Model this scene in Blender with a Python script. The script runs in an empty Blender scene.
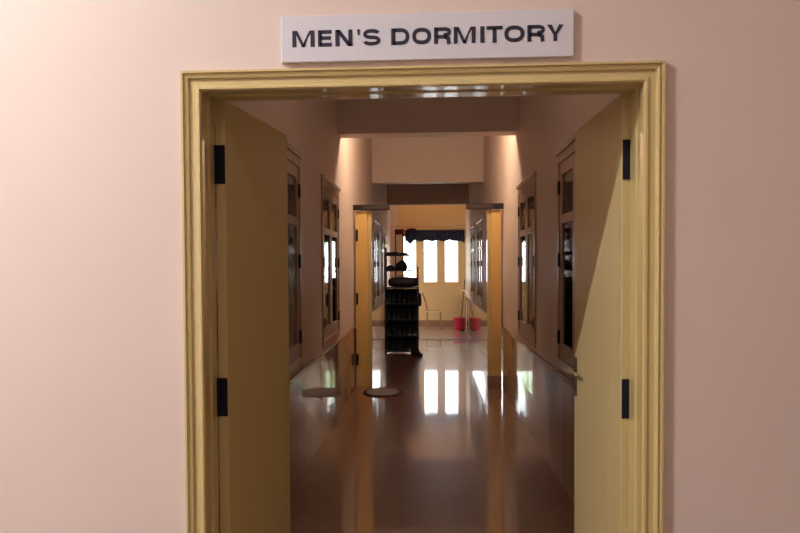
import bpy, bmesh, math, random
from mathutils import Vector, Matrix
random.seed(7)
sc = bpy.context.scene
C = sc.collection
R = math.radians

# ------------------------------------------------------------------ helpers
def bx(bm, x0, x1, y0, y1, z0, z1, mat=0):
    vs = [bm.verts.new((x, y, z)) for z in (z0, z1) for y in (y0, y1) for x in (x0, x1)]
    for f in ((0,2,3,1),(4,5,7,6),(0,1,5,4),(2,6,7,3),(0,4,6,2),(1,3,7,5)):
        bm.faces.new([vs[i] for i in f]).material_index = mat

def NB(): return bmesh.new()

def obj(name, bm, mat, parent=None, smooth=False, bevel=0, loc=None):
    me = bpy.data.meshes.new(name)
    bmesh.ops.recalc_face_normals(bm, faces=bm.faces[:])
    bm.to_mesh(me); bm.free()
    for m in (mat if isinstance(mat, (list, tuple)) else [mat]): me.materials.append(m)
    if smooth:
        for p in me.polygons: p.use_smooth = True
    o = bpy.data.objects.new(name, me); C.objects.link(o)
    if parent: o.parent = parent
    if loc: o.location = loc
    if bevel:
        b = o.modifiers.new('bevel', 'BEVEL'); b.width = bevel; b.segments = 2; b.limit_method = 'ANGLE'
    return o

def box(name, x0, x1, y0, y1, z0, z1, mat, parent=None, bevel=0):
    bm = NB(); bx(bm, x0, x1, y0, y1, z0, z1)
    return obj(name, bm, mat, parent, bevel=bevel)

def tube(bm, pts, r, n=8, r2=None):
    pts = [Vector(p) for p in pts]; rings = []
    for i, p in enumerate(pts):
        d = (pts[min(i+1, len(pts)-1)] - pts[max(i-1, 0)]).normalized()
        a = Vector((0,0,1)) if abs(d.z) < .9 else Vector((1,0,0))
        u = d.cross(a).normalized(); v = d.cross(u)
        rr = r if r2 is None else r + (r2-r)*i/(len(pts)-1)
        rings.append([bm.verts.new(p + u*rr*math.cos(2*math.pi*k/n) + v*rr*math.sin(2*math.pi*k/n)) for k in range(n)])
    for a, b in zip(rings, rings[1:]):
        for k in range(n): bm.faces.new((a[k], a[(k+1)%n], b[(k+1)%n], b[k]))
    bm.faces.new(rings[0][::-1]); bm.faces.new(rings[-1])

def lathe(bm, prof, n=24, c=(0,0,0), cap=True):
    rings = [[bm.verts.new((c[0]+r*math.cos(2*math.pi*k/n), c[1]+r*math.sin(2*math.pi*k/n), c[2]+z)) for k in range(n)] for r, z in prof]
    for a, b in zip(rings, rings[1:]):
        for k in range(n): bm.faces.new((a[k], a[(k+1)%n], b[(k+1)%n], b[k]))
    if cap:
        bm.faces.new(rings[0][::-1]); bm.faces.new(rings[-1])

def loft(bm, rings):
    rs = [[bm.verts.new(p) for p in r] for r in rings]; n = len(rs[0])
    for a, b in zip(rs, rs[1:]):
        for k in range(n): bm.faces.new((a[k], a[(k+1)%n], b[(k+1)%n], b[k]))
    bm.faces.new(rs[0][::-1]); bm.faces.new(rs[-1])

def thing(name, label, cat, loc=(0,0,0), rz=0, group=None):
    o = bpy.data.objects.new(name, None); C.objects.link(o)
    o.location = loc; o.rotation_euler = (0,0,rz); o.empty_display_size = .1
    return tag(o, label, cat, group)

def tag(o, label, cat, group=None):
    o['label'] = label; o['category'] = cat
    if group: o['group'] = group
    return o

def struct(o, label, cat):
    o['kind'] = 'structure'; o['label'] = label; o['category'] = cat
    return o

def empty(name, loc=(0,0,0), rz=0):
    o = bpy.data.objects.new(name, None); C.objects.link(o)
    o.location = loc; o.rotation_euler = (0,0,rz); o.empty_display_size = .1
    return o

def dup(root, loc, rz=0, label=None, group=None):
    r = root.copy(); C.objects.link(r); r.location = loc; r.rotation_euler = (0,0,rz)
    if label: r['label'] = label
    if group: r['group'] = group
    for ch in list(root.children):
        c = ch.copy(); C.objects.link(c); c.parent = r
        for g in list(ch.children):
            d = g.copy(); C.objects.link(d); d.parent = c
    return r

# ------------------------------------------------------------------ materials
def mat(name, col, rough=.5, spec=.5, var=0, vscale=3, bump=0, bscale=40, metal=0, coat=0, stretch=None):
    m = bpy.data.materials.new(name); m.use_nodes = True
    nt = m.node_tree; b = nt.nodes['Principled BSDF']
    b.inputs['Base Color'].default_value = (*col, 1)
    b.inputs['Roughness'].default_value = rough
    b.inputs['Specular IOR Level'].default_value = spec
    b.inputs['Metallic'].default_value = metal
    b.inputs['Coat Weight'].default_value = coat
    b.inputs['Coat Roughness'].default_value = .03
    tc = nt.nodes.new('ShaderNodeTexCoord'); mp = nt.nodes.new('ShaderNodeMapping')
    nt.links.new(tc.outputs['Object'], mp.inputs['Vector'])
    if stretch: mp.inputs['Scale'].default_value = stretch
    if var:
        n = nt.nodes.new('ShaderNodeTexNoise'); n.inputs['Scale'].default_value = vscale; n.inputs['Detail'].default_value = 4
        nt.links.new(mp.outputs['Vector'], n.inputs['Vector'])
        mx = nt.nodes.new('ShaderNodeMix'); mx.data_type = 'RGBA'
        mx.inputs['A'].default_value = (*[max(0, c*(1-var)) for c in col], 1)
        mx.inputs['B'].default_value = (*[min(1, c*(1+var)) for c in col], 1)
        nt.links.new(n.outputs['Fac'], mx.inputs['Factor']); nt.links.new(mx.outputs['Result'], b.inputs['Base Color'])
    if bump:
        n2 = nt.nodes.new('ShaderNodeTexNoise'); n2.inputs['Scale'].default_value = bscale; n2.inputs['Detail'].default_value = 3
        nt.links.new(mp.outputs['Vector'], n2.inputs['Vector'])
        bp = nt.nodes.new('ShaderNodeBump'); bp.inputs['Strength'].default_value = bump; bp.inputs['Distance'].default_value = .01
        nt.links.new(n2.outputs['Fac'], bp.inputs['Height']); nt.links.new(bp.outputs['Normal'], b.inputs['Normal'])
    return m

def tile_mat(name, c1, c2, mortar, bw, rh, msize, rough, axes='xy', spec=.5, coat=1.0, base_rough=.32):
    m = bpy.data.materials.new(name); m.use_nodes = True
    nt = m.node_tree; b = nt.nodes['Principled BSDF']
    b.inputs['Roughness'].default_value = base_rough; b.inputs['Specular IOR Level'].default_value = spec
    b.inputs['Coat Weight'].default_value = coat; b.inputs['Coat Roughness'].default_value = rough
    tc = nt.nodes.new('ShaderNodeTexCoord')
    vec = tc.outputs['Object']
    if axes != 'xy':
        s = nt.nodes.new('ShaderNodeSeparateXYZ'); cb = nt.nodes.new('ShaderNodeCombineXYZ')
        nt.links.new(vec, s.inputs[0]); nt.links.new(s.outputs['Y'], cb.inputs['X']); nt.links.new(s.outputs['Z'], cb.inputs['Y'])
        vec = cb.outputs[0]
    br = nt.nodes.new('ShaderNodeTexBrick'); br.offset = 0; br.squash = 1
    br.inputs['Scale'].default_value = 1; br.inputs['Brick Width'].default_value = bw; br.inputs['Row Height'].default_value = rh
    br.inputs['Mortar Size'].default_value = msize
    br.inputs['Color1'].default_value = (*c1,1); br.inputs['Color2'].default_value = (*c2,1); br.inputs['Mortar'].default_value = (*mortar,1)
    nt.links.new(vec, br.inputs['Vector'])
    n = nt.nodes.new('ShaderNodeTexNoise'); n.inputs['Scale'].default_value = 14; n.inputs['Detail'].default_value = 6
    nt.links.new(tc.outputs['Object'], n.inputs['Vector'])
    mr = nt.nodes.new('ShaderNodeMapRange'); mr.inputs['To Min'].default_value = .7; mr.inputs['To Max'].default_value = 1.3
    nt.links.new(n.outputs['Fac'], mr.inputs['Value'])
    mx = nt.nodes.new('ShaderNodeMix'); mx.data_type = 'RGBA'; mx.blend_type = 'MULTIPLY'; mx.inputs['Factor'].default_value = 1
    nt.links.new(br.outputs['Color'], mx.inputs['A']); nt.links.new(mr.outputs['Result'], mx.inputs['B'])
    nt.links.new(mx.outputs['Result'], b.inputs['Base Color'])
    n2 = nt.nodes.new('ShaderNodeTexNoise'); n2.inputs['Scale'].default_value = 2.2; n2.inputs['Detail'].default_value = 1
    nt.links.new(tc.outputs['Object'], n2.inputs['Vector'])
    bp = nt.nodes.new('ShaderNodeBump'); bp.inputs['Strength'].default_value = .05; bp.inputs['Distance'].default_value = .01
    nt.links.new(n2.outputs['Fac'], bp.inputs['Height']); nt.links.new(bp.outputs['Normal'], b.inputs['Normal']); nt.links.new(bp.outputs['Normal'], b.inputs['Coat Normal'])
    return m

def glass_mat(name, tint=(1,1,1)):
    m = bpy.data.materials.new(name); m.use_nodes = True
    nt = m.node_tree; nt.nodes.remove(nt.nodes['Principled BSDF'])
    out = nt.nodes['Material Output']
    t = nt.nodes.new('ShaderNodeBsdfTransparent'); t.inputs['Color'].default_value = (*tint,1)
    g = nt.nodes.new('ShaderNodeBsdfGlossy'); g.inputs['Roughness'].default_value = .03
    f = nt.nodes.new('ShaderNodeFresnel'); f.inputs['IOR'].default_value = 1.5
    mx = nt.nodes.new('ShaderNodeMixShader')
    nt.links.new(f.outputs[0], mx.inputs[0]); nt.links.new(t.outputs[0], mx.inputs[1]); nt.links.new(g.outputs[0], mx.inputs[2])
    nt.links.new(mx.outputs[0], out.inputs['Surface'])
    return m

M = dict(
 wall   = mat('pink_beige_wall_paint', (.62,.505,.445), .55, .3, .03, 2, .06, 60),
 farwall= mat('tan_wall_paint', (.62,.43,.22), .6, .3, .04, 2),
 ceil   = mat('ceiling_paint', (.62,.48,.40), .7, .2, .03, 2),
 yellow = mat('yellow_gloss_enamel', (.55,.425,.185), .18, .5, .0, 3, coat=.8),
 leaf   = mat('yellow_door_enamel', (.50,.39,.18), .35, .4, .10, 22, .05, 30, stretch=(1,1,.03)),
 post   = mat('ochre_post_enamel', (.68,.44,.16), .3, .5, .05, 5),
 wood   = mat('brown_varnished_wood', (.33,.20,.14), .33, .5, .25, 10, .05, 30, stretch=(1,1,.15)),
 woodl  = mat('window_head_glint', (.50,.38,.28), .2, .6, .15, 10),  # paler than the frame, putting the glints along the heads into the colour
 black  = mat('black_hinge_metal', (.010,.010,.018), .6, .12, .2, 20),
 bronze = mat('dark_bronze', (.055,.035,.022), .5, .4, .2, 20),
 brass  = mat('aged_brass', (.42,.30,.16), .35, .5, .2, 20, metal=.7),
 signw  = mat('white_sign_plastic', (.58,.56,.60), .45, .4, .02, 5),
 curt   = mat('brown_curtain_cloth', (.55,.42,.32), .9, .1, .2, 20, .2, 60, stretch=(1,1,.05)),
 ink    = mat('dark_navy_lettering', (.022,.020,.04), .5, .3, .05, 20),
 board  = mat('dark_board_paint', (.025,.019,.019), .7, .15, .4, 30),
 boardp = mat('dull_board_panel', (.055,.042,.04), .7, .15, .3, 25),
 rack   = mat('dark_rack_metal', (.012,.014,.022), .45, .4, .2, 20),
 dark   = mat('black_leather', (.010,.011,.017), .5, .4, .3, 30, .1, 80),
 navy   = mat('navy_cloth', (.012,.014,.03), .8, .2, .3, 12, .2, 120),
 teal   = mat('dark_teal_cloth', (.010,.022,.028), .8, .2, .3, 12, .2, 120),
 sole   = mat('grey_rubber', (.06,.065,.07), .6, .3, .2, 20),
 solep  = mat('pale_blue_rubber', (.40,.50,.58), .6, .3, .1, 20),
 maroon = mat('dark_red_cloth', (.10,.012,.018), .8, .2, .3, 12, .2, 120),
 chairw = mat('worn_chair_wood', (.30,.16,.07), .45, .4, .2, 12),
 seatw  = mat('pale_seat_varnish', (.75,.58,.36), .25, .5, .08, 12),
 red    = mat('red_plastic', (.62,.025,.075), .35, .5, .08, 10),
 stick  = mat('dark_stick_wood', (.16,.08,.04), .5, .4, .2, 20),
 pale   = mat('pale_plastic', (.75,.66,.54), .4, .5, .05, 10),
 mop    = mat('white_yarn', (.62,.58,.52), .9, .1, .2, 60, .3, 150),
 matc   = mat('grey_blue_mat_pile', (.20,.17,.19), .9, .1, .45, 26, .3, 200),
 matr   = mat('dark_mat_rim', (.025,.018,.02), .8, .2, .2, 30),
 metal  = mat('lamp_housing_enamel', (.7,.7,.68), .4, .5, .03, 10),
 pavc   = mat('pale_courtyard_concrete', (.62,.60,.55), .8, .2, .1, 2),
 bark   = mat('pale_bark', (.42,.36,.28), .8, .2, .25, 8),
 leaves = mat('green_leaves', (.22,.42,.09), .5, .3, .35, 3),
 glass  = glass_mat('window_glass'),
 floor  = tile_mat('polished_brown_floor_tile', (.175,.078,.056), (.20,.09,.064), (.14,.065,.048), .6, .6, .004, .045),
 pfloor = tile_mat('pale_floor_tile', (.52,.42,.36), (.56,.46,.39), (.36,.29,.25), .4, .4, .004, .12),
 dado   = tile_mat('glazed_brown_wall_tile', (.20,.095,.065), (.23,.11,.075), (.10,.05,.04), .30, .40, .004, .04, 'yz', .6),
 cap    = mat('dado_cap_tile', (.28,.15,.10), .15, .5, .1, 6),
 lobfl  = tile_mat('lobby_floor_tile', (.10,.07,.055), (.11,.08,.06), (.08,.05,.04), .4, .4, .004, .3, coat=.1),
)

nt = M['curt'].node_tree; tr = nt.nodes.new('ShaderNodeBsdfTranslucent'); tr.inputs['Color'].default_value = (.62,.45,.30,1)
mxs = nt.nodes.new('ShaderNodeMixShader'); mxs.inputs[0].default_value = .5
nt.links.new(nt.nodes['Principled BSDF'].outputs[0], mxs.inputs[1]); nt.links.new(tr.outputs[0], mxs.inputs[2])
nt.links.new(mxs.outputs[0], nt.nodes['Material Output'].inputs['Surface'])

# ------------------------------------------------------------------ shell
HW = .96            # half the corridor width
YF0, YF1 = 2.50, 2.70   # front wall
YE = 18.6           # end wall
H = 3.90
HL = 4.6            # the lobby is higher
X = 4.0             # outer shell
YB = -2.2
DZ = .80            # dado height
DO0, DO1 = 16.5, 18.25   # side doorway in the left wall near the end wall
LWIN = [(4.14,5.36), (6.46,7.68), (9.85,11.05), (12.75,13.95), (14.85,16.05)]

fl = box('floor', -X, X, YF0, YE+.2, -.15, 0, M['floor'])
struct(fl, 'polished brown tiled corridor floor reflecting the far windows', 'floor')
f2 = box('floor_lobby', -X, X, YB, YF0, -.15, 0, M['lobfl'])
struct(f2, 'plain tiled lobby floor in front of the doorway', 'floor')
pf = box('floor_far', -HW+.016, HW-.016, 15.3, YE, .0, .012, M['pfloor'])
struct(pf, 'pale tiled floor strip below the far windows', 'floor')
ce = box('ceiling', -X, X, YF1, YE+.2, H, H+.2, M['ceil'])
struct(box('ceiling_lobby', -X-.15, X+.15, YB-.15, YF1, HL, HL+.2, M['ceil']), 'plain painted ceiling above the lobby', 'ceiling')
struct(ce, 'plain painted ceiling above the corridor', 'ceiling')

def cells(bm, us, vs, holes, emit):
    us = sorted(set(us + [h[0] for h in holes] + [h[1] for h in holes]))
    for u0, u1 in zip(us, us[1:]):
        zs = sorted(set(vs + [z for h in holes if h[0] < u1 and h[1] > u0 for z in h[2:]]))
        for z0, z1 in zip(zs, zs[1:]):
            um, zm = (u0+u1)/2, (z0+z1)/2
            if any(h[0] < um < h[1] and h[2] < zm < h[3] for h in holes): continue
            emit(u0, u1, z0, z1)

OPX0, OPX1, OPZ = -.800, .738, 2.195
bm = NB()
cells(bm, [-X, X], [0, HL], [(OPX0, OPX1, 0, OPZ)], lambda a,b,c,d: bx(bm, a, b, YF0, YF1, c, d))
struct(obj('wall_front', bm, M['wall']), 'pale pink beige wall around the yellow doorway', 'wall')

for s, nm in ((-1,'left'), (1,'right')):
    bm = NB()
    def em(a,b,c,d,s=s,bm=bm):
        x0, x1 = sorted((s*HW, s*(HW+.12))); bx(bm, x0, x1, a, b, c, d)
    cells(bm, [YF1, YE], [0, H], [(a+.02, b-.02, .86, 2.36) for a, b in LWIN] + ([(DO0, DO1, 0, 2.1)] if s < 0 else []), em)
    w = struct(obj('wall_'+nm, bm, M['wall']), 'beige corridor wall on the %s with wooden windows above a tiled dado' % nm, 'wall')
    x0, x1 = sorted((s*HW, s*(HW-.012)))
    bm = NB(); yy = YF1; rnd = random.Random(11 if s < 0 else 12)
    while yy < YE - .01:
        if s < 0 and DO0 - .01 < yy < DO1 - .01: yy = DO1
        y1 = min(yy+.30, YE)
        if s < 0 and yy < DO0 < y1: y1 = DO0
        for z0, z1 in ((0,.385), (.385,DZ-.025)):
            a, b = rnd.gauss(0,.0006), rnd.gauss(0,.0006); c = rnd.gauss(0,.0002)
            ff = [(yy+.001, .012+a), (y1-.001, .012+b)]
            v = [bm.verts.new((s*(HW-d*1), y, z)) for d, y, z in ((0,yy,z0),(0,y1,z0),(0,y1,z1),(0,yy,z1),(ff[0][1]+c,yy,z0),(ff[1][1]+c,y1,z0),(ff[1][1]-c,y1,z1),(ff[0][1]-c,yy,z1))]
            for f in ((0,1,2,3),(4,5,6,7),(0,1,5,4),(1,2,6,5),(2,3,7,6),(3,0,4,7)): bm.faces.new([v[k] for k in f])
        yy = y1
    obj('tile_dado', bm, M['dado'], w)
    x0, x1 = sorted((s*HW, s*(HW-.026)))
    for q0, q1 in (((YF1, DO0), (DO1, YE)) if s < 0 else ((YF1, YE),)):
        box('dado_cap', x0, x1, q0, q1, DZ-.025, DZ, M['cap'], w, bevel=.006)
    x0, x1 = sorted((s*X, s*(X+.15)))
    struct(box('wall_outer_'+nm, x0, x1, YB, YE+.2, 0, HL, M['wall']), 'outer side wall of the building beyond the %s rooms' % nm, 'wall')
struct(box('wall_light_stop', -X, -HW-.12, 14.3, 14.4, 0, H, M['wall']), 'unseen partition added to stop light spilling along the left side rooms', 'wall')  # added to keep the side daylight off the nearer left curtains
struct(box('wall_lobby', -X, X, YB-.15, YB, 0, HL, M['wall']), 'rear wall of the lobby facing the doorway', 'wall')

PANES = [(-.672,-.285), (-.130,.257), (.410,.797)]
PZ0, PZ1 = 1.13, 2.36
bm = NB()
cells(bm, [-X, X], [0, H], [(a, b, PZ0, PZ1) for a, b in PANES], lambda a,b,c,d: bx(bm, a, b, YE, YE+.2, c, d))
wb = struct(obj('wall_back', bm, M['farwall']), 'tan end wall of the corridor with three bright windows', 'wall')
box('skirting', -HW, HW, YE-.014, YE, .012, .17, M['cap'], wb)
box('corner_column', -HW, -.80, YE-.12, YE, .012, H, M['wall'], wb)

# far windows
for i, (a, b) in enumerate(PANES):
    w = empty('window_%d' % (i+1), ((a+b)/2, YE+.06, PZ0))
    struct(w, ['left of the three bright windows in the end wall, beside the rack', 'middle of the three bright windows in the end wall', 'right of the three bright windows in the end wall'][i], 'window')
    hw = (b-a)/2; h = PZ1-PZ0
    bm = NB()
    bx(bm, -hw, -hw+.03, -.03, .03, 0, h); bx(bm, hw-.03, hw, -.03, .03, 0, h)
    bx(bm, -hw+.03, hw-.03, -.03, .03, 0, .03); bx(bm, -hw+.03, hw-.03, -.03, .03, h-.03, h)
    obj('frame', bm, M['post'], w)
    box('pane', -hw+.03, hw-.03, -.003, .003, .03, h-.03, M['glass'], w)
    box('sill', -hw-.02, hw+.02, -.10, -.04, -.03, .012, M['post'], w, bevel=.006)

# downstand beams
for i, y in enumerate((7.70, 12.5, 17.0)):
    b = box('trim_%d' % (i+1), -HW, HW, y, y+.25, 2.985 + .03*(i > 0), H, M['wall'])
    struct(b, ['nearest ceiling beam across the corridor, in shade', 'second ceiling beam across the corridor, lit pale', 'farthest ceiling beam across the corridor, in front of the end wall'][i], 'ceiling beam')

# side windows
def side_window(n, s, y0, y1, label):
    w = empty('window_%d' % n, (s*HW, (y0+y1)/2, .83)); struct(w, label, 'window')
    hw = (y1-y0)/2; h = 2.37-.83
    def B(bm, i0, i1, y_0, y_1, z0, z1):       # i = distance out of the wall face into the corridor
        x0, x1 = sorted((-s*i0, -s*i1)); bx(bm, x0, x1, y_0, y_1, z0, z1)
    bm = NB(); c = .065
    B(bm, -.10, .014, -hw, -hw+c, 0, h); B(bm, -.10, .014, hw-c, hw, 0, h)
    B(bm, -.10, .014, -hw+c, hw-c, 0, c); B(bm, -.10, .014, -hw+c, hw-c, h-c, h)
    obj('frame', bm, M['wood'], w, bevel=.003)
    bm = NB(); B(bm, 0, .03, -hw-.02, hw+.02, h, h+.035)
    obj('head_moulding', bm, M['woodl'], w, bevel=.012)
    for k in (-1, 1):
        a, b = (-hw+c+.003, -.003) if k < 0 else (.003, hw-c-.003)
        bm = NB(); st = .075
        for q0, q1, z0, z1 in ((a,a+st,c+.003,h-c-.003), (b-st,b,c+.003,h-c-.003), (a+st,b-st,c+.003,c+.11), (a+st,b-st,h-c-.09,h-c-.003), (a+st,b-st,h-.50,h-.44)):
            B(bm, -.035, .006, q0, q1, z0, z1)
        sa = obj('sash', bm, M['wood'], w, bevel=.002)
        bm = NB(); B(bm, -.008, -.004, a+st, b-st, c+.11, h-.50); B(bm, -.008, -.004, a+st, b-st, h-.44, h-c-.09)
        obj('pane', bm, M['glass'], sa)
        bm = NB(); q = 24; r0 = []; r1 = []
        for i_ in range(q+1):
            yy = a+.012 + (b-a-.024)*i_/q; xx = -s*(-.055 - .012*math.sin(i_*1.9))
            r0.append(bm.verts.new((xx, yy, c+.02))); r1.append(bm.verts.new((xx, yy, h-c-.02)))
        for i_ in range(q): bm.faces.new((r0[i_], r0[i_+1], r1[i_+1], r1[i_]))
        cu_ = obj('curtain', bm, M['curt'], w, smooth=True); sd_ = cu_.modifiers.new('thick', 'SOLIDIFY'); sd_.thickness = .004
        e = a if k < 0 else b
        for z in (.22, .78, 1.30):
            bm = NB(); B(bm, .006, .02, e-.022, e+.022, z-.05, z+.05)
            obj('hinge', bm, M['black'], sa, bevel=.004)
ordn = ['nearest', 'second', 'third', 'fourth', 'farthest']
n = 4
for s, nm in ((-1,'left'), (1,'right')):
    for k, (a, b) in enumerate(LWIN):
        side_window(n, s, a, b, '%s brown wooden casement window along the %s corridor wall' % (ordn[k], nm)); n += 1

# ------------------------------------------------------------------ front door frame (mitred moulding)
def frame_sweep(prof, mat_):
    # prof: (w, d) with w = distance outward from the opening edge, d = protrusion towards the lobby
    bm = NB(); rows = []
    for w, d in prof:
        y = YF0 - d
        rows.append([bm.verts.new(p) for p in ((OPX0-w, y, 0), (OPX0-w, y, OPZ+w), (OPX1+w, y, OPZ+w), (OPX1+w, y, 0))])
    for a, b in zip(rows, rows[1:]):
        for k in range(3): bm.faces.new((a[k], a[k+1], b[k+1], b[k]))
    a, b = rows[-1], rows[0]
    for k in range(3): bm.faces.new((a[k], a[k+1], b[k+1], b[k]))
    bm.faces.new([r[0] for r in rows]); bm.faces.new([r[3] for r in rows][::-1])
    return obj('casing', bm, mat_)
prof = [(.0005,-.199), (-.032,-.199), (-.032,-.165), (-.006,-.165), (-.006,-.10), (-.001,-.085), (-.001,-.045), (-.009,-.030),
        (-.009,.002), (-.004,.011), (.004,.011), (.008,.006), (.030,.006), (.033,.015), (.040,.018), (.044,.011), (.048,.011), (.051,.021), (.058,.021), (.060,.016), (.060,.001), (.0005,.001)]
# the stop (rebate) of the frame sits behind the leaves' edge line on the hinge sides
prof = [(w, d) for w, d in prof if not (w == -.032)]
cas = frame_sweep(prof, M['yellow'])
cas.name = 'trim_4'
struct(cas, 'yellow moulded door frame around the front doorway', 'door frame')

# leaves --------------------------------------------------------------
LW, LT, LH = .735, .038, 2.193
def door_leaf(n, s, loc, rz, label):
    d = empty('door_%d' % n, loc, rz); struct(d, label, 'door')
    # local: leaf runs along +y from the hinge; the face seen from the opening is at x = -s*LT (towards the middle)
    x0, x1 = sorted((0, -s*LT))
    bm = NB(); bx(bm, x0, x1, 0, LW, .008, LH)
    obj('leaf', bm, M['leaf'], d, bevel=.003)
    for z in (.21, 1.08, 1.953):
        bm = NB()
        bx(bm, x0+.003, x1-.001, -.004, .002, z-.072, z+.072)       # plate on the leaf's edge
        if s < 0: bx(bm, x0-.004, x0+.008, -.012, .0, z-.072, z+.072)
        tube(bm, [(s*.004, -.008, z-.072), (s*.004, -.008, z+.072)], .007, 10)
        obj('hinge', bm, M['black'], d)
    return d, x0, x1
dl, x0, x1 = door_leaf(1, -1, (-.792, 2.665, 0), R(-7.2), 'left yellow door leaf standing open into the corridor, in shade')
dr, x0, x1 = door_leaf(2, 1, (.742, 2.675, 0), R(1.6), 'right yellow door leaf standing open with a lever handle')
bm = NB(); bx(bm, -LT-.006, -LT, LW-.055, LW-.012, .965, 1.145)
hp = obj('handle_plate', bm, M['bronze'], dr, bevel=.004)
hp['label'] = 'dark bronze handle plate'
bm = NB()
tube(bm, [(-LT-.004, LW-.033, 1.085), (-LT-.026, LW-.033, 1.085), (-LT-.032, LW-.045, 1.085), (-LT-.032, LW-.16, 1.083), (-LT-.028, LW-.178, 1.08)], .008, 10)
obj('lever', bm, M['brass'], hp, smooth=True)
bm = NB(); tube(bm, [(-LT-.009, LW-.033, 1.005), (-LT-.004, LW-.033, 1.005)], .008, 12)
obj('keyhole', bm, M['black'], hp)

# ------------------------------------------------------------------ sign with lettering
sg = thing('dormitory_sign', "white sign reading MEN'S DORMITORY on the wall above the yellow door frame", 'sign', (-.005, YF0-.012, 2.354))
box('sign_board', -.498, .498, -.006, .012, -.079, .079, M['signw'], sg, bevel=.002)
T = .25            # stroke thickness for a capital of height 1
def stroke(bm, pts, closed=False, t=T):
    n = len(pts); L = []; Rr = []
    for k in range(n):
        p = Vector(pts[k]); a = Vector(pts[k-1]) if (k or closed) else None; b = Vector(pts[(k+1) % n]) if (k < n-1 or closed) else None
        d1 = (p-a).normalized() if a is not None else (b-p).normalized(); d2 = (b-p).normalized() if b is not None else d1
        m = (d1+d2).normalized(); q = Vector((-m.y, m.x)); k_ = t/2/max(.5, m.dot(d1))
        L.append(p+q*k_); Rr.append(p-q*k_)
    l = [bm.verts.new((v.x, 0, v.y)) for v in L]; r = [bm.verts.new((v.x, 0, v.y)) for v in Rr]
    for k in range(n if closed else n-1):
        j = (k+1) % n; bm.faces.new((l[k], r[k], r[j], l[j]))
def arc(cx, cy, rx, ry, a0, a1, n=14, e=1.0):
    out = []
    for k in range(n+1):
        a = R(a0 + (a1-a0)*k/n); c_, s_ = math.cos(a), math.sin(a)
        out.append((cx + rx*math.copysign(abs(c_)**e, c_), cy + ry*math.copysign(abs(s_)**e, s_)))
    return out
def quad(bm, *p): bm.faces.new([bm.verts.new((x, 0, y)) for x, y in p])
h = T/2
def letter(bm, ch):
    if ch == 'M':
        w = 1.38; stroke(bm, [(h,0),(h,1)]); stroke(bm, [(w-h,0),(w-h,1)])
        quad(bm, (T*.5,1),(T*1.25,1),(w/2+T*.42,0),(w/2-T*.42,0)); quad(bm, (w-T*.5,1),(w/2-T*.42,0),(w/2+T*.42,0),(w-T*1.25,1)); return w
    if ch == 'E':
        w = .92; stroke(bm, [(h,0),(h,1)])
        for y, x in ((h*.86,w),(.52,w*.93),(1-h*.86,w*.98)): stroke(bm, [(h,y),(x,y)], t=T*.86)
        return w
    if ch == 'N':
        w = 1.04; stroke(bm, [(h,0),(h,1)]); stroke(bm, [(w-h,0),(w-h,1)]); quad(bm, (0,1),(T*1.15,1),(w,0),(w-T*1.15,0)); return w
    if ch == "'":
        quad(bm, (.0,1),(T*1.05,1),(T*.8,.64),(T*.25,.64)); return T*1.05
    if ch == 'S':
        w = 1.04; tt = T*.86; ry = (1-tt)/4
        p = arc(w/2,.5+ry,w/2-h-.02,ry,15,262,22,.85) + arc(w/2,.5-ry,w/2-h,ry,82,-165,22,.85)
        stroke(bm, p, t=tt); return w
    if ch == 'D':
        w = 1.12; stroke(bm, [(h,0),(h,1)])
        stroke(bm, [(h,1-h*.86)] + [(w*.5,1-h*.86)] + arc(w*.5,.5,w*.5-h,.5-h*.86,85,-85,16,.85) + [(w*.5,h*.86),(h,h*.86)], t=T*.9); return w
    if ch == 'O':
        w = 1.24; stroke(bm, arc(w/2,.5,w/2-h,.5-h+.01,0,360,40,.85)[:-1], True, T*.95); return w
    if ch == 'R':
        w = 1.04; stroke(bm, [(h,0),(h,1)])
        stroke(bm, [(h,1-h*.86),(w*.62,1-h*.86)] + arc(w*.62,.715,w*.36-h*.6,.285-h*.86,85,-85,12,.85) + [(w*.62,.43),(h,.43)], t=T*.88)
        stroke(bm, [(w*.62,.42),(w*.78,.38),(w*.86,.28),(w*.87,.1),(w*.91,0)], t=T*.95); return w
    if ch == 'I':
        stroke(bm, [(h,0),(h,1)]); return T
    if ch == 'T':
        w = .98; stroke(bm, [(0,1-h*.86),(w,1-h*.86)], t=T*.86); stroke(bm, [(w/2,0),(w/2,1-h)]); return w
    if ch == 'Y':
        w = 1.08; stroke(bm, [(w/2,0),(w/2,.44)])
        quad(bm, (0,1),(T*1.2,1),(w/2+h*.5,.42),(w/2-h,.40)); quad(bm, (w-T*1.2,1),(w,1),(w/2+h,.40),(w/2-h*.5,.42)); return w
# (character, left and right edge along the sign in metres from its centre)
ROW = [('M',-.459,-.382),('E',-.370,-.322),('N',-.310,-.251),("'",-.234,-.225),('S',-.214,-.155),('D',-.118,-.056),('O',-.046,.018),('R',.028,.086),
       ('M',.095,.169),('I',.185,.199),('T',.206,.260),('O',.266,.333),('R',.343,.402),('Y',.409,.464)]
for ch, a, b in ROW:
    bm = NB(); letter(bm, ch)
    x0 = min(v.co.x for v in bm.verts); x1 = max(v.co.x for v in bm.verts)
    bmesh.ops.recalc_face_normals(bm, faces=bm.faces[:])
    for v in bm.verts: v.co = (a + (v.co.x-x0)/(x1-x0)*(b-a), -.0062, (v.co.z - .5)*.0555)
    r_ = bmesh.ops.extrude_face_region(bm, geom=bm.faces[:])
    for v in [g for g in r_['geom'] if isinstance(g, bmesh.types.BMVert)]: v.co.y -= .0012
    obj('letter', bm, M['ink'], sg)

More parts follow.
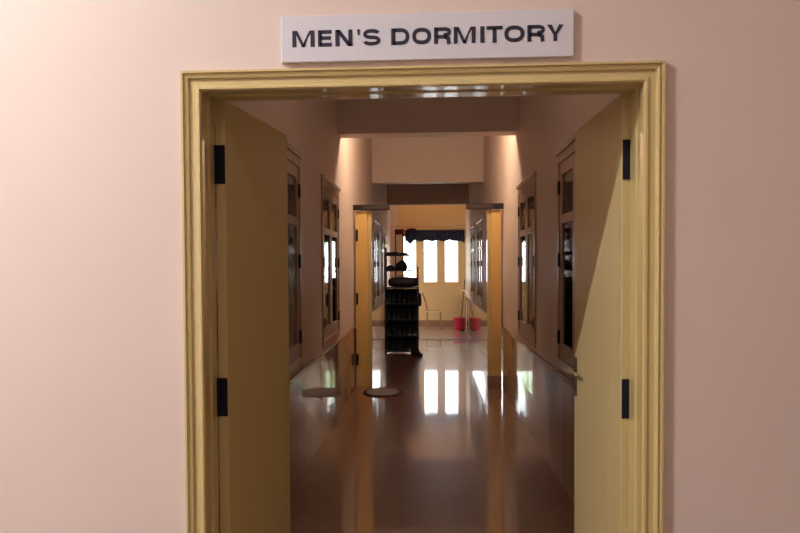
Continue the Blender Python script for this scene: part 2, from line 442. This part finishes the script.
# ------------------------------------------------------------------ inner posts and the two boards over them
for s, nm in ((-1,'left'), (1,'right')):
    pw = .205 if s < 0 else .178
    p = empty('trim_%d' % (5 if s < 0 else 6), (s*(HW-.026), 9.27, 0))
    struct(p, 'yellow inner door post standing against the %s corridor wall' % nm, 'door post')
    x0, x1 = sorted((0, -s*pw)); xa, xb = sorted((0, -s*(pw-.05)))
    box('post', xa, xb, 0, .09, 0, 2.28, M['post'], p, bevel=.004)
    box('stop', *sorted((-s*(pw-.05), -s*pw)), .02, .09, 0, 2.28, M['yellow'], p, bevel=.003)
    if s < 0:
        for z in (.36, 1.15, 1.97):
            bm = NB(); bx(bm, .004, .032, -.010, .004, z-.075, z+.075)
            obj('hinge', bm, M['black'], p, bevel=.003)
    else:
        box('foot_block', *sorted((0.002, -s*pw-.004)), -.008, .012, 0, .16, M['cap'], p, bevel=.003)
    b = thing('wall_board', 'long dark board projecting from the %s wall above the yellow inner post' % nm, 'board', (s*(HW-.001), 9.24, 2.325), 0, 'dark boards above the inner posts')
    x0, x1 = sorted((0, -s*.47))
    box('board', x0, x1, -.012, .012, -.036, .036, M['board'], b, bevel=.003)
    x0, x1 = sorted((-s*.13, -s*.45))
    box('panel', x0, x1, -.015, -.011, -.022, .022, M['boardp'], b)

# ------------------------------------------------------------------ oval mat
mt = thing('oval_mat', 'dark oval mat with a grey blue centre on the floor beside the left yellow post', 'mat', (-.565, 8.88, 0))
def ell(bm, a, b, z0, z1, n=48):
    r0 = [bm.verts.new((a*math.cos(2*math.pi*k/n), b*math.sin(2*math.pi*k/n), z0)) for k in range(n)]
    r1 = [bm.verts.new((a*.985*math.cos(2*math.pi*k/n), b*.985*math.sin(2*math.pi*k/n), z1)) for k in range(n)]
    for k in range(n): bm.faces.new((r0[k], r0[(k+1)%n], r1[(k+1)%n], r1[k]))
    bm.faces.new(r1); bm.faces.new(r0[::-1])
bm = NB(); ell(bm, .245, .31, 0, .012); obj('rim', bm, M['matr'], mt)
bm = NB(); ell(bm, .205, .265, .010, .016); obj('pile', bm, M['matc'], mt)

# ------------------------------------------------------------------ rack with boots, bags
RX, RY = -.465, 12.78
rk = thing('storage_rack', 'tall dark open rack crowded with boots and bags against the left wall', 'rack', (RX, RY, 0))
def post(x, y, z): box('upright', x-.012, x+.012, y-.012, y+.012, 0, z, M['rack'], rk)
post(-.285,-.17,1.90); post(-.285,.17,1.90); post(.285,-.17,1.56); post(.285,.17,1.56)
post(-.115,.17,2.20); post(.02,.17,2.20)
box('top_rail', -.135, .04, .16, .18, 2.195, 2.215, M['rack'], rk)
SH = [.08, .36, .64, .92, 1.20]
for z in SH: box('shelf', -.285, .285, -.18, .18, z-.022, z, M['rack'], rk, bevel=.003)
box('shelf', -.285, .19, -.18, .18, 1.478, 1.50, M['rack'], rk, bevel=.003)
box('shelf', -.285, .14, -.18, .18, 1.748, 1.77, M['rack'], rk, bevel=.003)
box('back_panel', -.284, .284, .183, .19, .02, 1.16, M['navy'], rk)

def boot_rings():
    # sections from the toe (y=-.13) to the heel (.13); a shaft rises over the heel
    def ring(y, w, z0, z1, n=12):
        out = []
        for k in range(n):
            a = 2*math.pi*k/n; cxx, sn = math.cos(a), math.sin(a)
            e = .75
            out.append((w*math.copysign(abs(cxx)**e, cxx), y, (z0+z1)/2 + (z1-z0)/2*math.copysign(abs(sn)**e, sn)))
        return out
    return [ring(-.135,.016,.022,.045), ring(-.125,.032,.02,.062), ring(-.09,.043,.02,.08), ring(-.04,.043,.02,.10), ring(0,.040,.02,.16),
            ring(.03,.039,.02,.195), ring(.08,.039,.02,.20), ring(.115,.036,.02,.20), ring(.13,.026,.022,.17)]
def make_boot(label, cloth, sole, name='boot'):
    t = thing(name, label, 'boot')
    bm = NB(); loft(bm, boot_rings()); up = obj('upper', bm, cloth, t, smooth=True)
    bm = NB()
    n = 20; pr = []
    for k in range(n):
        a = 2*math.pi*k/n; y = .14*math.sin(a); w = (.044 if y < 0 else .04) - .012*(1-abs(math.cos(a)))
        pr.append((w*math.cos(a), y))
    r0 = [bm.verts.new((x, y, 0)) for x, y in pr]; r1 = [bm.verts.new((x, y, .022)) for x, y in pr]
    for k in range(n): bm.faces.new((r0[k], r0[(k+1)%n], r1[(k+1)%n], r1[k]))
    bm.faces.new(r1); bm.faces.new(r0[::-1])
    obj('sole', bm, sole, t)
    bm = NB()
    for z, y in ((.105,-.035),(.13,-.02),(.155,-.004)):
        tube(bm, [(-.026, y, z), (0, y-.014, z+.012), (.026, y, z)], .004, 6)
    obj('laces', bm, M['rack'], up, smooth=True)
    tube_bm = NB()
    lathe(tube_bm, [(.024,.196), (.036,.196), (.038,.204), (.034,.209), (.025,.206), (.024,.196)], 16, (0,.075,0), cap=False)
    obj('collar', tube_bm, cloth, t, smooth=True)
    return t
shelf_names = ['bottom', 'second lowest', 'third lowest', 'fourth lowest']
place_names = ['left-hand', 'middle', 'right-hand']
protos = {}
grp = 'boots on the rack'
for si, z in enumerate(SH[:4]):
    for pi in range(3):
        pale = pi == 2 and si in (0, 1)
        cloth = ('teal' if (si+pi) % 3 == 0 else 'dark'); key = (cloth, pale)
        for q, side in ((-1, 'left'), (1, 'right')):
            loc = (RX + (pi-1)*.185 + q*.046, RY-.03, z)
            lab = "%s %s boot of the %s pair on the rack's %s shelf" % (side, 'black' if cloth == 'dark' else 'dark teal', place_names[pi], shelf_names[si])
            if key not in protos:
                protos[key] = make_boot(lab, M[cloth], M['solep' if pale else 'sole'])
                protos[key].location = loc; protos[key]['group'] = grp
            else:
                dup(protos[key], loc, R(random.uniform(-3,3)), lab, grp)

def cushion(bm, lx, ly, lz, sag=.0, nu=20, nv=10, e=.55):
    vs = []
    for j in range(nv+1):
        ph = -math.pi/2 + math.pi*j/nv; row = []
        for k in range(nu):
            th = 2*math.pi*k/nu
            p = lambda v: math.copysign(abs(v)**e, v)
            x = lx*p(math.cos(ph))*p(math.cos(th)); y = ly*p(math.cos(ph))*p(math.sin(th)); z = lz*p(math.sin(ph))
            z += lz + sag*math.sin(x*31+1.1)*math.cos(y*27)*max(0, math.sin(ph))
            row.append(bm.verts.new((x, y, z)))
        vs.append(row)
    for a, b in zip(vs, vs[1:]):
        for k in range(nu): bm.faces.new((a[k], a[(k+1)%nu], b[(k+1)%nu], b[k]))
    bmesh.ops.remove_doubles(bm, verts=bm.verts[:], dist=1e-5)

# duffel bag, backpack, folded clothes, cap
t = thing('duffel_bag', 'dark bulging duffel bag lying on the broad shelf at mid height of the rack', 'bag', (RX+.03, RY-.02, 1.20))
bm = NB(); cushion(bm, .275, .16, .085, .014); obj('bag_body', bm, M['dark'], t, smooth=True)
bm = NB(); tube(bm, [(-.12,-.10,.15), (-.09,-.12,.19), (-.03,-.12,.205), (.05,-.12,.197), (.10,-.10,.15)], .007, 6); obj('strap', bm, M['navy'], t, smooth=True)
t = thing('backpack', 'dark slumped backpack with a pointed top on the rack, beside the cap', 'bag', (RX-.015, RY-.03, 1.50))
bm = NB(); loft(bm, [[(sx*math.cos(a)+ox, sy*math.sin(a), z) for a in [2*math.pi*k/16 for k in range(16)]] for sx, sy, z, ox in
                      ((.095,.10,0,0), (.115,.13,.02,0), (.11,.125,.07,.005), (.085,.10,.12,.012), (.05,.07,.155,.02), (.018,.03,.172,.02))])
obj('bag_body', bm, M['navy'], t, smooth=True)
bm = NB(); tube(bm, [(.0,-.11,.12), (.03,-.135,.08), (.05,-.14,.03), (.04,-.13,.01)], .008, 6); obj('strap', bm, M['dark'], t, smooth=True)
t = thing('cap', 'dark cap lying left of the backpack on the second shelf from the top', 'cap', (RX-.2, RY-.03, 1.50))
bm = NB(); lathe(bm, [(.078,0), (.08,.03), (.068,.06), (.04,.08), (.008,.088)], 20); obj('crown', bm, M['teal'], t, smooth=True)
bm = NB(); loft(bm, [[(.07*math.cos(a), -.075-.06*math.sin(a)*1, z) for a in [math.pi*k/10 for k in range(11)]] for z in (.004,.010)]); obj('brim', bm, M['teal'], t)
for k, (x, w, h, m_, lab) in enumerate(((-.16, .11, .05, 'navy', 'dark folded cloth stack at the left of the top shelf of the rack'),
                                        (.03, .085, .035, 'teal', 'thin dark teal folded cloth at the right of the top shelf'))):
    t = thing('folded_cloth', lab, 'cloth', (RX+x, RY-.02, 1.77), 0, 'folded cloths on the top shelf')
    for q in range(2):
        bm = NB(); cushion(bm, w-.006*q, .13, h/4, .002, e=.4); o_ = obj('fold', bm, M[m_], t, smooth=True, loc=(0,0,q*h/2))
t = thing('hanging_cloth', 'dark red cloth slung over the top rail of the rack', 'cloth', (RX-.05, RY+.17, 2.212))
bm = NB()
for ysgn in (-1, 1):
    pass
rows = []
for i, (dy, dz) in enumerate(((-.030,-.075), (-.026,-.03), (-.018,.003), (0,.014), (.018,.003), (.026,-.03), (.032,-.06))):
    rows.append([bm.verts.new((-.075+.15*k/12, dy+.004*math.sin(k*1.7), dz+.012*math.sin(k*1.1+i)*(abs(dz)>.02))) for k in range(13)])
for a, b in zip(rows, rows[1:]):
    for k in range(12): bm.faces.new((a[k], a[k+1], b[k+1], b[k]))
o_ = obj('cloth', bm, M['maroon'], t, smooth=True); sd = o_.modifiers.new('thick', 'SOLIDIFY'); sd.thickness = .008; sd.offset = 1
# a stray shoe on the floor right of the rack's foot
t = dup(protos[('dark', False)], (RX+.268, RY-.34, 0), R(40), 'black boot lying on the floor at the right foot of the rack', 'boots on the rack')
# bag hanging from the right end of the rack
t = thing('side_bag', 'small dark bag hanging at the right edge of the rack', 'bag', (RX+.318, RY-.05, .86))
bm = NB(); cushion(bm, .03, .10, .11, .01); obj('bag_body', bm, M['dark'], t, smooth=True)
bm = NB(); tube(bm, [(-.01,-.06,.18), (-.018,-.05,.28), (-.022,.0,.335), (-.018,.05,.28), (-.01,.06,.18)], .006, 6); obj('strap', bm, M['navy'], t, smooth=True)

# ------------------------------------------------------------------ valance, line, bundle on the end wall
vl = thing('window_valance', 'dark navy scalloped valance across the top of the far windows', 'curtain', (.19, YE-.10, 0))
bm = NB(); N = 90; rows = []
def vbot(u):
    z = 2.235 - .035*abs(math.sin(u*math.pi*5.2+.4))
    d = abs(u-.085)
    if d < .075: z = min(z, 2.235 - .115*(1-d/.075))
    if u > .86: z -= .05*(u-.86)/.14
    return z
for j in range(9):
    v = j/8; row = []
    for k in range(N+1):
        u = k/N; zt = 2.475; zb = vbot(u)
        row.append(bm.verts.new((-.775+1.52*u, .012*math.sin(u*95)*(.4+.6*v) - .02*math.sin(v*2.2), zt+(zb-zt)*v)))
    rows.append(row)
for a, b in zip(rows, rows[1:]):
    for k in range(N): bm.faces.new((a[k], a[k+1], b[k+1], b[k]))
o_ = obj('valance_cloth', bm, M['navy'], vl, smooth=True); sd = o_.modifiers.new('thick', 'SOLIDIFY'); sd.thickness = .006
bm = NB(); tube(bm, [(-.79,0,2.478), (.755,0,2.478)], .011, 10); obj('rod', bm, M['rack'], vl, smooth=True)
for x in (-.70, .0, .72): box('bracket', x-.012, x+.012, 0, .10, 2.466, 2.49, M['rack'], vl)
t = thing('cloth_bundle', 'small dark red cloth bundle lying on top of the navy valance', 'cloth', (-.42, YE-.10, 2.487))
bm = NB(); cushion(bm, .12, .035, .026, .008); obj('bundle', bm, M['maroon'], t, smooth=True)
bm = NB(); tube(bm, [(-HW+.01, YE-.22, 2.585), (-.3, YE-.22, 2.562), (.3, YE-.22, 2.562), (HW-.005, YE-.22, 2.60)], .005, 6)
tag(obj('clothes_line', bm, M['stick'], None, True), 'thin dark line strung across the corridor above the valance', 'line')

# ------------------------------------------------------------------ chair
ch = thing('wooden_chair', 'small wooden chair with a pale seat standing below the far windows', 'chair', (.14, 17.85, .012))
bm = NB(); bx(bm, -.185, .185, -.19, .19, .425, .455); obj('seat', bm, M['seatw'], ch, bevel=.01)
for x in (-.16, .16):
    for y in (-.165, .165):
        bm = NB(); tube(bm, [(x*1.12, y*1.08, 0), (x, y, .425)], .014, 8, .018); obj('leg', bm, M['chairw'], ch, smooth=True)
bk = None
bm = NB()
for y in (-.165, .165): tube(bm, [(-.16, y, .455), (-.20, y, .66), (-.285, y, .90)], .015, 8)
for z, x in ((.66,-.20), (.78,-.243), (.885,-.28)): bx(bm, x-.008, x+.008, -.165, .165, z-.022, z+.022)
obj('backrest', bm, M['chairw'], ch)
bm = NB()
tube(bm, [(-.17,-.175,.2),(.17,-.175,.2)], .009, 8); tube(bm, [(-.17,.175,.2),(.17,.175,.2)], .009, 8); tube(bm, [(0,-.175,.2),(0,.175,.2)], .009, 8)
obj('stretcher', bm, M['chairw'], ch, smooth=True)

# ------------------------------------------------------------------ bucket, mop, poles, cord
bk = thing('red_bucket', 'red plastic bucket on the pale floor in the far right corner', 'bucket', (.765, 17.55, .012))
bm = NB(); lathe(bm, [(.10,.0), (.125,.004), (.155,.27), (.168,.275), (.168,.295), (.150,.297), (.146,.27), (.118,.012), (.10,.010), (.002,.010)], 28); 
obj('bucket_body', bm, M['red'], bk, smooth=True)
bm = NB(); tube(bm, [(.165*math.cos(a), -.02-.17*math.sin(a)*.55, .275-.17*math.sin(a)*.75) for a in [math.pi*k/14 for k in range(15)]], .004, 6); obj('handle', bm, M['matr'], bk, smooth=True)
mp = thing('mop', 'dark wooden mop handle leaning from the red bucket to the corner', 'mop', (0,0,0))
bm = NB(); tube(bm, [(.79, 17.55, .20), (.938, 18.42, 1.22)], .013, 8); obj('handle', bm, M['stick'], mp, smooth=True)
bm = NB()
for k in range(14):
    a = 2*math.pi*k/14
    tube(bm, [(.79, 17.55, .24), (.78+.03*math.cos(a), 17.55+.03*math.sin(a), .20), (.775+.07*math.cos(a), 17.55+.07*math.sin(a), .10), (.77+.06*math.cos(a), 17.55+.06*math.sin(a), .03)], .009, 6)
obj('mop_head', bm, M['mop'], mp, smooth=True)
bm = NB(); tube(bm, [(.915, 17.42, .012), (.926, 17.48, .72)], .012, 8)
tag(obj('pale_pole', bm, M['pale'], None, True), 'short pale pole leaning on the right wall beside the red bucket', 'pole')
bm = NB(); tube(bm, [(.80, 18.2, .86), (.80, 18.17, .93), (.86, 17.9, .965), (.92, 17.3, .95), (.935, 16.6, .91), (.94, 15.9, .845), (.942,15.6,.803)], .010, 8)
tag(obj('white_cord', bm, M['pale'], None, True), 'white cord arching out from the right wall above the bucket', 'cord')
bm = NB(); cushion(bm, .055, .04, .016, .004)
o_ = tag(obj('floor_rag', bm, M['navy'], None, True, loc=(.80, 17.2, .012)), 'small dark rag on the pale floor in front of the red bucket', 'rag')

# ------------------------------------------------------------------ lamps and added fill lights
def lamp(loc, ln, along, power, col, label):
    t = thing('ceiling_lamp', label, 'lamp', loc)
    a = (ln/2, .05) if along == 'x' else (.05, ln/2)
    box('housing', -a[0], a[0], -a[1], a[1], .0, .05, M['metal'], t, bevel=.01)
    ld = bpy.data.lights.new('tube', 'AREA'); ld.shape = 'RECTANGLE'; ld.size = a[0]*1.9; ld.size_y = a[1]*1.2
    ld.energy = power; ld.color = col
    lo = bpy.data.objects.new('tube', ld); C.objects.link(lo); lo.parent = t; lo.location = (0,0,-.004)
    return t
def bulb(loc, power, col, label):
    t = thing('ceiling_lamp', label, 'lamp', loc)
    bm = NB(); lathe(bm, [(.002,.0), (.035,.0), (.04,.02), (.03,.05), (.002,.05)], 16); obj('housing', bm, M['metal'], t)
    if loc[2] < H-.1:
        bm = NB(); tube(bm, [(0,0,.04),(0,0,H-loc[2])], .004, 6); obj('cord', bm, M['black'], t)
    ld = bpy.data.lights.new('bulb', 'POINT'); ld.shadow_soft_size = .06; ld.energy = power; ld.color = col
    lo = bpy.data.objects.new('bulb', ld); C.objects.link(lo); lo.parent = t; lo.location = (0,0,-.08)
lamp((-3.1, .62, HL-.25), 1.4, 'x', 290, (.98,.985,1.0), 'tube lamp on the lobby ceiling left of the doorway')
lamp((.6, -1.2, HL-.05), 1.2, 'x', 34, (1.0,.90,.80), 'added fill lamp on the rear part of the lobby ceiling, out of view')  # added fill for the front wall and door leaves, behind the camera
bulb((0, 4.4, H-.05), 12, (1.0,.80,.62), 'weak fill bulb added on the corridor ceiling behind the front doorway')  # weak fill added to lift the walls of the first bay
bulb((0, 8.25, 3.40), 76, (1.0,.79,.56), 'bulb hanging on the far side of the first beam')
bulb((0, 17.6, H-.05), 14, (1.0,.74,.50), 'bulb on the corridor ceiling before the end wall')
bulb((-2.6, 6.0, H-.05), 60, (1.0,.85,.68), 'unseen bulb added in the left side room to backlight the curtains')  # added so the translucent curtains glow from behind
bulb((2.6, 6.0, H-.05), 60, (1.0,.85,.68), 'unseen bulb added in the right side room to backlight the curtains')  # right-hand counterpart, likewise added for the glow in the curtains
t = thing('daylight_standin', 'added light panel standing in for daylight from the left side room', 'lamp', (-2.9, 16.3, 0))  # replaces daylight through the side doorway; stand, housing and panel are added
bm = NB(); lathe(bm, [(.16,0),(.16,.02),(.02,.03),(.014,.05),(.014,.95)], 20); obj('stand', bm, M['metal'], t)
box('housing', -.06, -.02, -.5, .5, .95, 2.0, M['metal'], t, bevel=.01)
ld = bpy.data.lights.new('panel', 'AREA'); ld.shape = 'RECTANGLE'; ld.size = .95; ld.size_y = 1.0; ld.energy = 95; ld.color = (1,.95,.85)
lo = bpy.data.objects.new('panel', ld); C.objects.link(lo); lo.parent = t; lo.location = (-.01, 0, 1.48); lo.rotation_euler = (R(90), 0, R(-90))
t.rotation_euler = (0, 0, R(27))

# ------------------------------------------------------------------ outside
gd = box('ground', -30, 30, YE+.2, 70, -.4, -.15, M['pavc']); struct(gd, 'pale sunlit courtyard ground outside the far windows', 'ground')
def tree(x, y, h0, h1, r, label, seed):
    rnd = random.Random(seed)
    t = thing('garden_tree', label, 'tree', (x, y, -.15), 0, 'trees outside the far windows')
    bm = NB(); tube(bm, [(0,0,0), (.05,.02,h0*.6), (.02,0,h0+.25*(h1-h0))], .10, 10, .06)
    for k in range(5):
        a = rnd.uniform(0,6.28); tube(bm, [(.03,0,h0*.8), (r*.5*math.cos(a), r*.5*math.sin(a), h0+.5*(h1-h0))], .04, 6, .015)
    obj('trunk', bm, M['bark'], t, smooth=True)
    bm = NB()
    for k in range(2600):
        while True:
            p = Vector((rnd.uniform(-1,1), rnd.uniform(-1,1), rnd.uniform(-1,1)))
            if .25 < p.length < 1: break
        p = Vector((p.x*r, p.y*r, (h0+h1)/2 + p.z*(h1-h0)/2))
        u = Vector((rnd.gauss(0,1), rnd.gauss(0,1), rnd.gauss(0,1))).normalized(); v = u.orthogonal().normalized()
        s = rnd.uniform(.07,.13)
        vs = [bm.verts.new(p + a) for a in (-u*s, v*s*.5, u*s, -v*s*.5)]
        bm.faces.new(vs)
    obj('foliage', bm, M['leaves'], t)
tree(-3.3, 28.4, 2.3, 4.2, 1.6, 'leafy garden tree outside, left of the view through the far windows', 1)
tree(3.3, 28.2, 2.3, 4.2, 1.6, 'leafy garden tree outside, right of the view through the far windows', 3)
tree(6.9, 28.8, 2.3, 3.8, 1.6, 'leafy garden tree outside to the far right of the windows', 4)
tree(-6.8, 28.6, 2.3, 3.8, 1.6, 'leafy garden tree outside to the far left of the windows', 5)

sd = bpy.data.lights.new('sun', 'SUN'); sd.energy = 30; sd.angle = R(.6); sd.color = (1,.95,.86)
so = bpy.data.objects.new('sun', sd); C.objects.link(so); so.rotation_euler = (R(42), 0, R(12))   # shines along +y and down

w = bpy.data.worlds.new('sky'); sc.world = w; w.use_nodes = True
bg = w.node_tree.nodes['Background']; bg.inputs['Color'].default_value = (.90,.95,1.0,1); bg.inputs['Strength'].default_value = 6

# ------------------------------------------------------------------ camera
cd = bpy.data.cameras.new('camera'); cam = bpy.data.objects.new('camera', cd); C.objects.link(cam); sc.camera = cam
cd.sensor_width = 36; cd.lens = 720/800*36; cd.clip_start = .05
yaw, pitch, roll = R(3.4), R(-1.6), R(.3)
f = Vector((-math.sin(yaw)*math.cos(pitch), math.cos(yaw)*math.cos(pitch), math.sin(pitch)))
r0 = f.cross(Vector((0,0,1))).normalized(); u0 = r0.cross(f)
r_ = r0*math.cos(roll) - u0*math.sin(roll); u_ = u0*math.cos(roll) + r0*math.sin(roll)
mw = Matrix((r_, u_, -f)).transposed().to_4x4(); mw.translation = (0,0,1.57)
cam.matrix_world = mw
cd.shift_x = .01836; cd.shift_y = .02479

sc.view_settings.view_transform = 'Standard'; sc.view_settings.look = 'None'
sc.view_settings.exposure = 0; sc.view_settings.gamma = 1; sc.view_settings.use_curve_mapping = False
sc.cycles.use_denoising = True
sc.cycles.max_bounces = 12; sc.cycles.glossy_bounces = 8; sc.cycles.diffuse_bounces = 6; sc.cycles.transparent_max_bounces = 16
